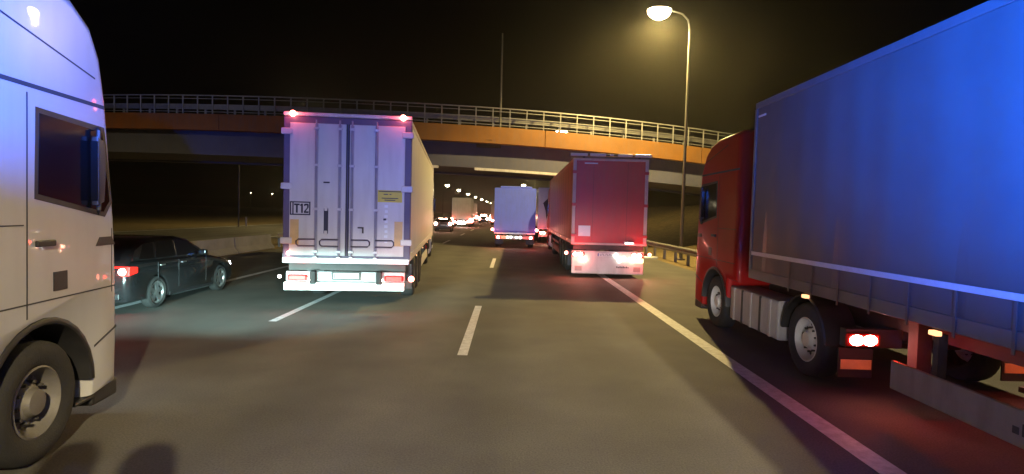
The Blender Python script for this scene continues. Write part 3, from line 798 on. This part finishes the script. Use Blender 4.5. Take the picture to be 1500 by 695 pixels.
# ---- red trailer semi
def red_semi():
    t = thing('articulated_truck', 'red box trailer truck with pale rear frame and segmented roof bar', 'truck', (3.40, 19.8, 0), R(-.6))
    L, top, bot, hw = 13.6, 4.05, 1.2, 1.275
    trailer_box(t, M_REDTRL, L, top, bot, hw, M_REDTRL, ribs=12)
    mf = mat('pale_frame', (.55, .42, .40), .5, dirt=.2)
    for s in (-1, 1): box('frame_post', mf, t, s * 1.17, s * 1.285, -.02, .08, bot + .001, top - .06, .012)
    box('frame_header', mf, t, -1.285, 1.285, -.021, .08, top - .058, top + .02, .01)
    box('frame_sill', mf, t, -1.285, 1.285, -.021, .08, bot - .07, bot, .01)
    rb = box('roof_bar', M_BLACK, t, -1.42, 1.36, -.10, .1, top + .10, top + .15, .01)
    for (a, b_) in ((-1.40, -.82), (-.74, -.20), (.20, .70), (.78, 1.34)):
        box('roof_bar_segment', M_WHITE, rb, a, b_, -.14, -.101, top + .08, top + .18, .015)
    box('roof_bar_badge', M_ALU, rb, -.07, .07, -.13, -.101, top + .10, top + .16, .01)
    for s in (-1, 1): box('bar_bracket', M_BLACK, t, s * .9, s * .98, -.05, .05, top + .02, top + .1)
    d = box('rear_panel', M_REDTRL, t, -1.168, 1.168, -.012, .04, bot + .001, top - .06, .006)
    for s in (-1, 1):
        box('panel_groove', mat('red_seam', (.18, .012, .01), .5), d, s * .58 - .006, s * .58 + .006, -.0145, -.0115, bot + .05, top - .1)
    st = box('pale_sticker', M_STICK, d, -1.05, -.64, -.018, -.0125, 1.42, 1.78)
    box('sticker_flap', M_REFL, st, -1.02, -.9, -.024, -.0185, 1.45, 1.55)
    box('roof_reflector', M_REFL, d, -.9, -.45, -.018, -.0125, 3.88, 3.92)
    for s in (-1, 1):
        for zz in (1.45, 2.5, 3.6): box('hinge', M_REDTRL, t, s * 1.12, s * 1.30, -.045, -.0225, zz - .05, zz + .05, .01)
    dl = MB().tube([(.52, -.07, 1.22), (.86, -.07, 1.22)], .05, 8).build('step_lamp_housing', M_OFFW, t, smooth=60)
    box('step_lamp', G_WHITEL, dl, .56, .80, -.13, -.112, 1.20, 1.235)
    # lower apron, lamps, plate
    box('rear_crossbeam', M_CHAS, t, -1.2, 1.2, .02, .16, .96, 1.12)
    ap = box('bumper_apron', M_OFFW, t, -1.25, 1.2, -.06, .04, .14, .93, .03)
    for s in (-1, 1):
        tail_cluster(ap, s * 1.0 - .03, .80, -.09, True, .42, .15, (-.1, .06), G_BRAKE); tail_light(t, (s * 1.1, -.35, .8), P_TAIL * 2.5)
        ball('brake_bulb', G_BRAKE, ap, (s * .82 - .03, -.085, .64), .065)
        box('apron_reflector', mat('apron_grey', (.3, .29, .27), .6), ap, s * 1.0 - .14, s * 1.0 + .1, -.066, -.0605, .24, .40)
        ball('side_marker', G_MARK, t, (s * 1.42 - .02, -.05, .84), .055); box('marker_arm', M_RUBBER, t, s * 1.2, s * 1.42, -.03, 0, .80, .87)
    box('warning_lamp', glow('hazard_lamp_glow', (1, .75, .3), 14), ap, .72, 1.18, -.085, -.0605, .56, .68, .01)
    for (x, z) in ((.25, .78), (.38, .62), (.52, .68)): ball('reverse_bulb', G_WHITEL, ap, (x, -.08, z), .05)
    number_plate(ap, -.12, -.075, .80)
    b = MB()
    for i in range(8): b.box(.28 + i * .055, .315 + i * .055, -.0665, -.0605, .36, .42 - .02 * (i % 2))
    b.build('apron_lettering', M_CHAS, ap)
    for y in (1.5, 4.5, 7.5, 10.5):
        box('side_marker', G_AMBER, t, -hw - .02, -hw - .007, y, y + .1, 1.22, 1.26)
    chassis(t, L, red=True, guard=M_REDCHAS)
    # outrigged side rail and a tool box that catch the red light
    for z in (.62, .86): box('guard_rail', M_REDCHAS, t, -1.30, -1.26, 5.8, 9.6, z, z + .09, .01)
    tractor(t, L + 2.7, M_REDCAB, tail=False, detail=False, h=3.7)
    return t
red_semi()

# ---- near right semi: grey-blue tarpaulin, red cab
def right_semi():
    L, hw = 13.6, 1.275
    t = thing('articulated_truck', 'dark red cab pulling a long grey tarpaulin trailer on the right shoulder', 'truck', (5.30, 9.66 - L, 0), R(0))
    trailer_box(t, M_TARP, L, 4.05, 1.22, hw, mat('dull_rail', (.16, .16, .17), .5, .3), tarp=True, stripe_m=M_REFL)
    box('corner_tag', M_REFL, t, -hw - .022, -hw - .010, L - .42, L - .16, 3.80, 3.83)
    for y in (1.6, 4.2, 6.9, 9.3, 11.7):
        for s in (-1, 1): box('side_marker', G_AMBER, t, s * (hw - .04), s * (hw + .022), y, y + .10, 1.10, 1.145, .006)
    chassis(t, L, guard=mat('grimy_guard', (.3, .27, .23), .6, dirt=.4))
    tb = MB().rext([(6.4, .72), (7.7, .72), (7.7, 1.1), (6.4, 1.1)], .18, .03, 2, -.98).build('tool_box', M_AMBERBOX, t, smooth=40)
    box('box_latch', M_CHAS, tb, -1.165, -1.158, 7.0, 7.1, .86, .96)
    dec = MB()
    for i in range(7): dec.box(-1.2385, -1.2355, 7.9 + i * .09, 7.96 + i * .09, .5, .56 + .02 * (i % 3))
    dec.build('guard_lettering', M_CHAS, t)
    tractor(t, L + 2.95, M_REDCAB, tail=True, detail=True, h=3.72, over=1.22, wb=3.45, tank=mat('pale_tank_fairing', (.38, .35, .33), .5, dirt=.3))
    return t
right_semi()

# ---- near left semi: white cab turned blue by the beacons
def left_semi():
    L = 13.6; yF = L + 2.75; yaw = R(7.0)
    fx, fy = -5.12, 5.66        # front centre of the cab
    loc = (fx + math.sin(yaw) * yF, fy - math.cos(yaw) * yF, 0)
    t = thing('articulated_truck', 'white high roof truck cab close by at the left edge of the picture', 'truck', loc, yaw)
    trailer_box(t, M_WHITE2, L, 4.0, 1.2, 1.275, M_ALU)
    chassis(t, L)
    cab = tractor(t, yF, mat('white_cab_paint', (.48, .48, .48), .34, var=.03, coat=.25, dirt=.10), lit_head=True, tail=False, detail=True, h=4.0, wheelm='trailer', over=1.14)
    return t, yF, yaw, loc
LT, LyF, Lyaw, Lloc = left_semi()
def lworld(p):
    c, s = math.cos(Lyaw), math.sin(Lyaw)
    return (Lloc[0] + p[0] * c - p[1] * s, Lloc[1] + p[0] * s + p[1] * c, p[2])
for s in (-1, 1):
    spot('truck_head_light', lworld((s * .95, LyF + .06, .82)), lworld((s * .95 + 1.2, LyF + 14, -.25)), P_TRUCK_HEAD, (.58, 1.0, .97), 19, 1.0, .06, 4.5)

# ---- other vehicles ahead
def rigid_box_truck():
    t = thing('box_truck', 'small pale box truck tinted lavender with beacon blue in the middle of the road ahead', 'truck', (.31, 35, 0), R(-.4))
    L, hw, bot, top = 6.6, 1.24, .95, 3.72
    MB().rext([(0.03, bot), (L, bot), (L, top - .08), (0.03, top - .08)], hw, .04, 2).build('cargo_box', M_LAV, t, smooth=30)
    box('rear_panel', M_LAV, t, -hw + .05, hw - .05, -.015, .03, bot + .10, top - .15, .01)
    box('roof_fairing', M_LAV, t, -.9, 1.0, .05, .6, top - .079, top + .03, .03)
    for s in (-1, 1):
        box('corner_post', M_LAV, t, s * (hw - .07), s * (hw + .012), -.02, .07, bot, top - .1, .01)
        ball('side_marker', G_MARK, t, (s * (hw + .10), -.03, 1.12), .085); box('marker_arm', M_BLACK, t, s * (hw - .05), s * (hw + .1), -.01, .02, 1.08, 1.14)
        tl = tail_cluster(t, s * .98, .66, -.04, True, .34, .14, (0,), G_BRAKE); tail_light(t, (s * 1.0, -.3, .7), P_TAIL * 1.5)
        for y in (1.6, 6.9 + .6):
            put_wheel('trailer', t, s * 1.02, y, .5)
        box('mud_flap', M_BLACK, t, s * .7, s * 1.2, .95, .97, .2, .85)
    box('frame_sill', M_ALU, t, -hw, hw, -.03, .05, bot - .09, bot - .001, .01)
    bb = box('bumper_beam', M_OFFW, t, -1.15, 1.15, -.03, .06, .56, .76, .015)
    for x in (-.42, -.2, .12, .36): ball('plate_lamp', G_WHITEL, bb, (x, -.05, .68), .05)
    number_plate(bb, 0, -.034, .66)
    for s in (-1, 1): box('chassis_beam', M_CHAS, t, s * .35, s * .45, .1, L + 1.6, .6, .9)
    MB().rext([(L + .1, .45), (L + 1.95, .45), (L + 2.0, 1.2), (L + 1.7, 2.2), (L + .1, 2.35)], 1.1, .1, 3).build('cab', M_WHITE, t, smooth=40)
    return t
rigid_box_truck()

def plain_semi(name, label, loc, yaw, m, group, dark=False, lamps=G_BRAKE, big=.11, lights=True):
    t = thing(name, label, 'truck', loc, yaw, group)
    L, hw, bot, top = 13.6, 1.275, 1.15, 4.0
    MB().rext([(0.03, bot), (L, bot), (L, top), (0.03, top)], hw, .04, 2).build('trailer_body', m, t, smooth=30)
    for s in (-1, 1):
        box('rear_door', m, t, s * .01, s * 1.2, -.02, .03, bot + .06, top - .06, .01)
        box('corner_post', M_ALU, t, s * 1.205, s * 1.285, -.03, .06, bot, top + .01, .01)
        for rx in (.3, .8): box('lock_rod', M_ALU, t, s * rx - .015, s * rx + .015, -.05, -.021, bot - .02, top - .02)
        for y in (2.5, 3.8, 5.1): put_wheel('trailer', t, s * 1.07, y, .5)
        if lights:
            tail_cluster(t, s * .95, .78, -.06, True, .45, .18, (-.1, .1), lamps); tail_light(t, (s * 1.0, -.5, .85), P_TAIL * 2.0)
            ball('side_marker', G_MARK, t, (s * 1.36, -.04, .95), big)
            box('marker_arm', M_BLACK, t, s * 1.1, s * 1.36, -.02, .02, .92, .98)
    box('rear_sill', M_ALU, t, -1.27, 1.27, -.03, .06, bot - .1, bot - .001)
    bb = box('bumper_beam', M_OFFW, t, -1.2, 1.2, -.03, .06, .5, .68, .01)
    for x in (-.35, 0.0, .35): ball('plate_lamp', G_WHITEL, bb, (x, -.05, .62), big * .7)
    for s in (-1, 1): box('chassis_beam', M_CHAS, t, s * .4, s * .5, .2, L - .4, .85, 1.1)
    MB().rext([(L + .5, .45), (L + 2.75, .45), (L + 2.75, 1.6), (L + 2.5, 3.0), (L + 2.0, 3.6), (L + .5, 3.7)], 1.22, .12, 3).build('cab', M_WHITE, t, smooth=40)
    for s in (-1, 1):
        for y in (L - 2.3, L + 1.4): put_wheel('trailer', t, s * 1.05, y, .5)
    return t
t = plain_semi('articulated_truck', 'white trailer truck with dark emblem partly hidden by the red trailer', (3.30, 41.5, 0), R(-.5), M_WHITE, 'trucks queueing ahead', lamps=G_BRAKE, big=.10)
em = MB()
em.add([(-.95, -.055, 2.9), (-.55, -.055, 3.3), (-.45, -.055, 2.7), (-.6, -.055, 2.1), (-.75, -.055, 2.35), (-.7, -.055, 1.75)], [(0, 1, 2, 3, 4), (4, 3, 5)])
em.build('emblem', M_INK, t)
plain_semi('articulated_truck', 'grey backed trailer truck far ahead, framed by glowing tail lights', (-6.6, 79, 0), R(2.0), M_GREYBOX, 'trucks queueing ahead', big=.32)
plain_semi('articulated_truck', 'dim distant truck right of the grey backed trailer', (-8.6, 128, 0), R(2.5), M_GREYBOX, 'trucks queueing ahead', big=.38)
plain_semi('articulated_truck', 'distant truck whose pale edge shows left of the lavender box truck', (-1.9, 96, 0), R(1.0), M_WHITE, 'trucks queueing ahead', big=.16)

# ------------------------------------------------------------------ cars
def car(label, loc, yaw, paint, group=None, near=False, big=1.0):
    t = thing('parked_car' if near else 'car', label, 'car', loc, yaw, group)
    yr, yf, ra = .92, 3.58, .36
    def arch(yc): return [(yc + ra * math.cos(a), .32 + ra * math.sin(a)) for a in [R(4) + R(172) * i / 10 for i in range(11)]]
    prof = [(.10, .22), (.02, .36), (0, .62), (.03, .88), (.10, .98), (1.2, 1.0), (2.4, .98), (3.15, .93), (3.75, .83), (4.2, .73), (4.36, .62), (4.42, .45), (4.38, .24)]
    prof += [(yf + ra + .02, .20)] + arch(yf) + [(yf - ra - .02, .20), (yr + ra + .02, .20)] + arch(yr) + [(yr - ra - .02, .22)]
    ed = [1] * 13 + [.3] * (len(prof) - 13)
    mb = MB().rext(prof, .89, .11, 5, 0, ed)
    # plan taper at nose and tail
    mb.v = [(x * (1 - .10 * max(0, (y - 3.3) / 1.1) ** 2 - .06 * max(0, (.7 - y) / .7) ** 2), y, z) for (x, y, z) in mb.v]
    body = mb.build('body', paint, t, smooth=50)
    gp_ = [(.10, .96), (.32, 1.26), (.62, 1.40), (1.2, 1.445), (1.9, 1.44), (2.35, 1.36), (3.2, .93)]
    mb = MB().rext(gp_, .84, .12, 5)
    tap = lambda x, z: x * (1 - .30 * max(0, z - .96))
    mb.v = [(tap(x, z), y, z) for (x, y, z) in mb.v]
    roof = mb.build('roof', paint, t, smooth=50)
    for s in (-1, 1):
        for nm, pts in (('side_window', [(1.72, 1.02), (2.78, 1.02), (2.25, 1.32), (1.74, 1.36)]), ('side_window', [(.95, 1.02), (1.66, 1.02), (1.67, 1.37), (1.05, 1.37)]), ('quarter_window', [(.42, 1.04), (.89, 1.02), (.97, 1.36), (.66, 1.33)])):
            n = len(pts)
            vs_ = [(s * (tap(.84, z) + .004), y, z) for (y, z) in pts] + [(s * (tap(.84, z) - .02), y, z) for (y, z) in pts]
            MB().add(vs_, [tuple(range(n)), tuple(range(2 * n - 1, n - 1, -1))] + [(i, (i + 1) % n, n + (i + 1) % n, n + i) for i in range(n)]).build(nm, M_GLASS, t)
        put_wheel('car', t, s * .79, yr, .325); put_wheel('car', t, s * .79, yf, .325)
        if near:
            for y in (1.69, .93, 2.85): box('door_seam', M_SEAM, body, s * .885, s * .8925, y, y + .008, .35, .94)
            for y in (.98, 1.78): box('door_handle', M_CHROME, body, s * .89, s * .915, y, y + .18, .86, .89, .008)
            box('mirror', paint, body, s * .86, s * 1.03, 2.55, 2.68, .98, 1.10, .03)
            box('sill_trim', M_BLACK, body, s * .86, s * .90, 1.34, 3.16, .21, .27)
        # lamps
        tl = MB().rext([(.02, .74), (.30, .78), (.30, .90), (.04, .92)], .16, .03, 2, s * .72).build('tail_lamp', G_TAIL, t, smooth=40)
        ball('bulb', G_BRAKE if not near else G_TAILC, tl, (s * .74, .03, .82), .07 * big)
        if near: tail_light(t, (s * .74, -.2, .82), P_TAIL)
        MB().rext([(4.08, .58), (4.32, .58), (4.26, .69), (4.04, .72)], .17, .03, 2, s * .64).build('head_lamp', G_HEAD if near else M_CLEAR, t, smooth=40)
    box('rear_window', M_GLASS, t, -.58, .58, .0, .01, 1.05, 1.28).rotation_euler = (0, 0, 0)
    rw = MB().add([(-.62, .135, 1.02), (.62, .135, 1.02), (.54, .34, 1.30), (-.54, .34, 1.30), (-.62, .16, 1.0), (.62, .16, 1.0), (.54, .37, 1.29), (-.54, .37, 1.29)],
                  [(0, 1, 2, 3), (4, 7, 6, 5), (0, 4, 5, 1), (1, 5, 6, 2), (2, 6, 7, 3), (3, 7, 4, 0)])
    o = [c for c in t.children if c.name.startswith('rear_window')][0]; bpy.data.objects.remove(o)
    rw.build('rear_window', M_GLASS, t)
    MB().add([(-.6, 2.40, 1.335), (.6, 2.40, 1.335), (.7, 3.1, .99), (-.7, 3.1, .99), (-.6, 2.42, 1.345), (.6, 2.42, 1.345), (.7, 3.12, 1.0), (-.7, 3.12, 1.0)],
             [(0, 3, 2, 1), (4, 5, 6, 7), (0, 1, 5, 4), (1, 2, 6, 5), (2, 3, 7, 6), (3, 0, 4, 7)]).build('windscreen', M_GLASS, t)
    box('high_brake_lamp', G_TAILC if near else G_BRAKE, t, -.20 * big, .20 * big, .36, .40, 1.345, 1.372)
    number_plate(t, 0, .012, .70)
    box('rear_bumper', M_BLACK, t, -.70, .70, -.01, .1, .28, .40, .02)
    return t
car('dark estate car with lit tail lamps on the left edge line', (-8.12, 11.05, 0), R(.5), M_DARKCAR, near=True)
for k, (lab, x, y, p) in enumerate((
        ('far car beside the white trailer, low pair of tail lights', -6.9, 60, M_GREYCAR),
        ('far dark car right of the grey backed truck', -5.1, 112, M_DARKCAR),
        ('far grey car at the centre of the bright tail lights', -6.9, 150, M_GREYCAR),
        ('far car furthest right among the tail lights by the lavender truck', -4.2, 170, M_DARKCAR),
        ('far car at the end of the left lane', -9.3, 100, M_DARKCAR),
        ('far car just left of the lavender truck, right half of the light cluster', -3.7, 132, M_GREYCAR),
        ('far car in the left lane behind the grey backed truck', -10.2, 122, M_DARKCAR),
        ('far car in the distance between the two grey trucks', -8.3, 185, M_GREYCAR),
        ('far car nearest the vanishing point of the road', -5.0, 245, M_DARKCAR),
        ('far car closing the line of tail lights', -6.0, 205, M_GREYCAR))):
    car(lab, (x, y, 0), R(2), p, 'cars queueing far ahead', big=1.2 + y / 60)

# ------------------------------------------------------------------ the emergency vehicle the camera rides in (its lamps and shadow show)
ev = thing('emergency_vehicle', 'red emergency vehicle with blue roof beacons carrying the camera', 'fire engine', (0, 0, 0))
MB().rext([(.32, .45), (.32, 1.15), (.22, 1.55), (-6.2, 1.55), (-6.2, .45)], 1.15, .1, 4).build('lower_body', M_FLATRED, ev, smooth=40)
MB().rext([(-.40, 1.56), (-.55, 2.85), (-.75, 2.95), (-6.2, 2.95), (-6.2, 1.56)], 1.14, .1, 4).build('upper_body', M_FLATRED, ev, smooth=40)
for s in (-1, 1):
    for y in (-.9, -4.6): put_wheel('white', ev, s * .98, y, .51)
    bc = MB().lathe_x([(0, .001), (0, .16), (.2, .15), (.28, .11), (.30, .001)], 16)
    bc.v = [(y, z, x) for (x, y, z) in bc.v]
    o = bc.build('beacon', G_BLUE, ev, smooth=40); o.location = (s * .35, -1.5, 2.955)
    o2 = bc.build('beacon', mat('blue_beacon_lens', (.01, .03, .4), .1), ev, smooth=40); o2.location = (-.48 + s * .24, -.78, 2.955)
    box('head_lamp', G_HEAD, ev, s * .70, s * 1.0, .31, .345, .78, .95, .02)
    box('mirror', M_BLACK, ev, s * 1.25, s * 1.42, -.5, -.38, 1.9, 2.4, .03)
    spot('beacon_beam', (s * .35, -1.5, 3.34), (s * .35, 20, 3.7), P_BEACON_FRONT, BLUE, 32, 1.0, .05, 2.0)
    # the rotating reflectors stand turned outwards to both sides
    spot('beacon_beam', (s * .35, -1.5, 3.36), (3.95, 3.1, 3.6) if s > 0 else (-3.6, 2.4, 3.5), P_BEACON * (1.0 if s > 0 else .6), BLUE, 43 if s > 0 else 50, 1.0, .05)
    spot('own_head_light', (s * .85, .42, .86), (s * .85 + .8, 25, .45), P_OWN_HEAD, (1, .95, .88), 14, 1.0, .07, 4.0)

# ------------------------------------------------------------------ thin haze added to clear air to give the lamps a glow
def haze_box():
    m = bpy.data.materials.new('haze'); m.use_nodes = True; nt = m.node_tree
    nt.nodes.remove(nt.nodes['Principled BSDF'])
    v = nt.nodes.new('ShaderNodeVolumePrincipled'); v.inputs['Color'].default_value = (.95, .9, .75, 1)
    v.inputs['Density'].default_value = HAZE; v.inputs['Anisotropy'].default_value = .8
    nt.links.new(v.outputs['Volume'], nt.nodes['Material Output'].inputs['Volume'])
    o = MB().box(-610, 610, -90, 1110, -1.5, 18.5).build('haze', m); o['kind'] = 'stuff'
    return o
HAZE = .0007
haze_box()
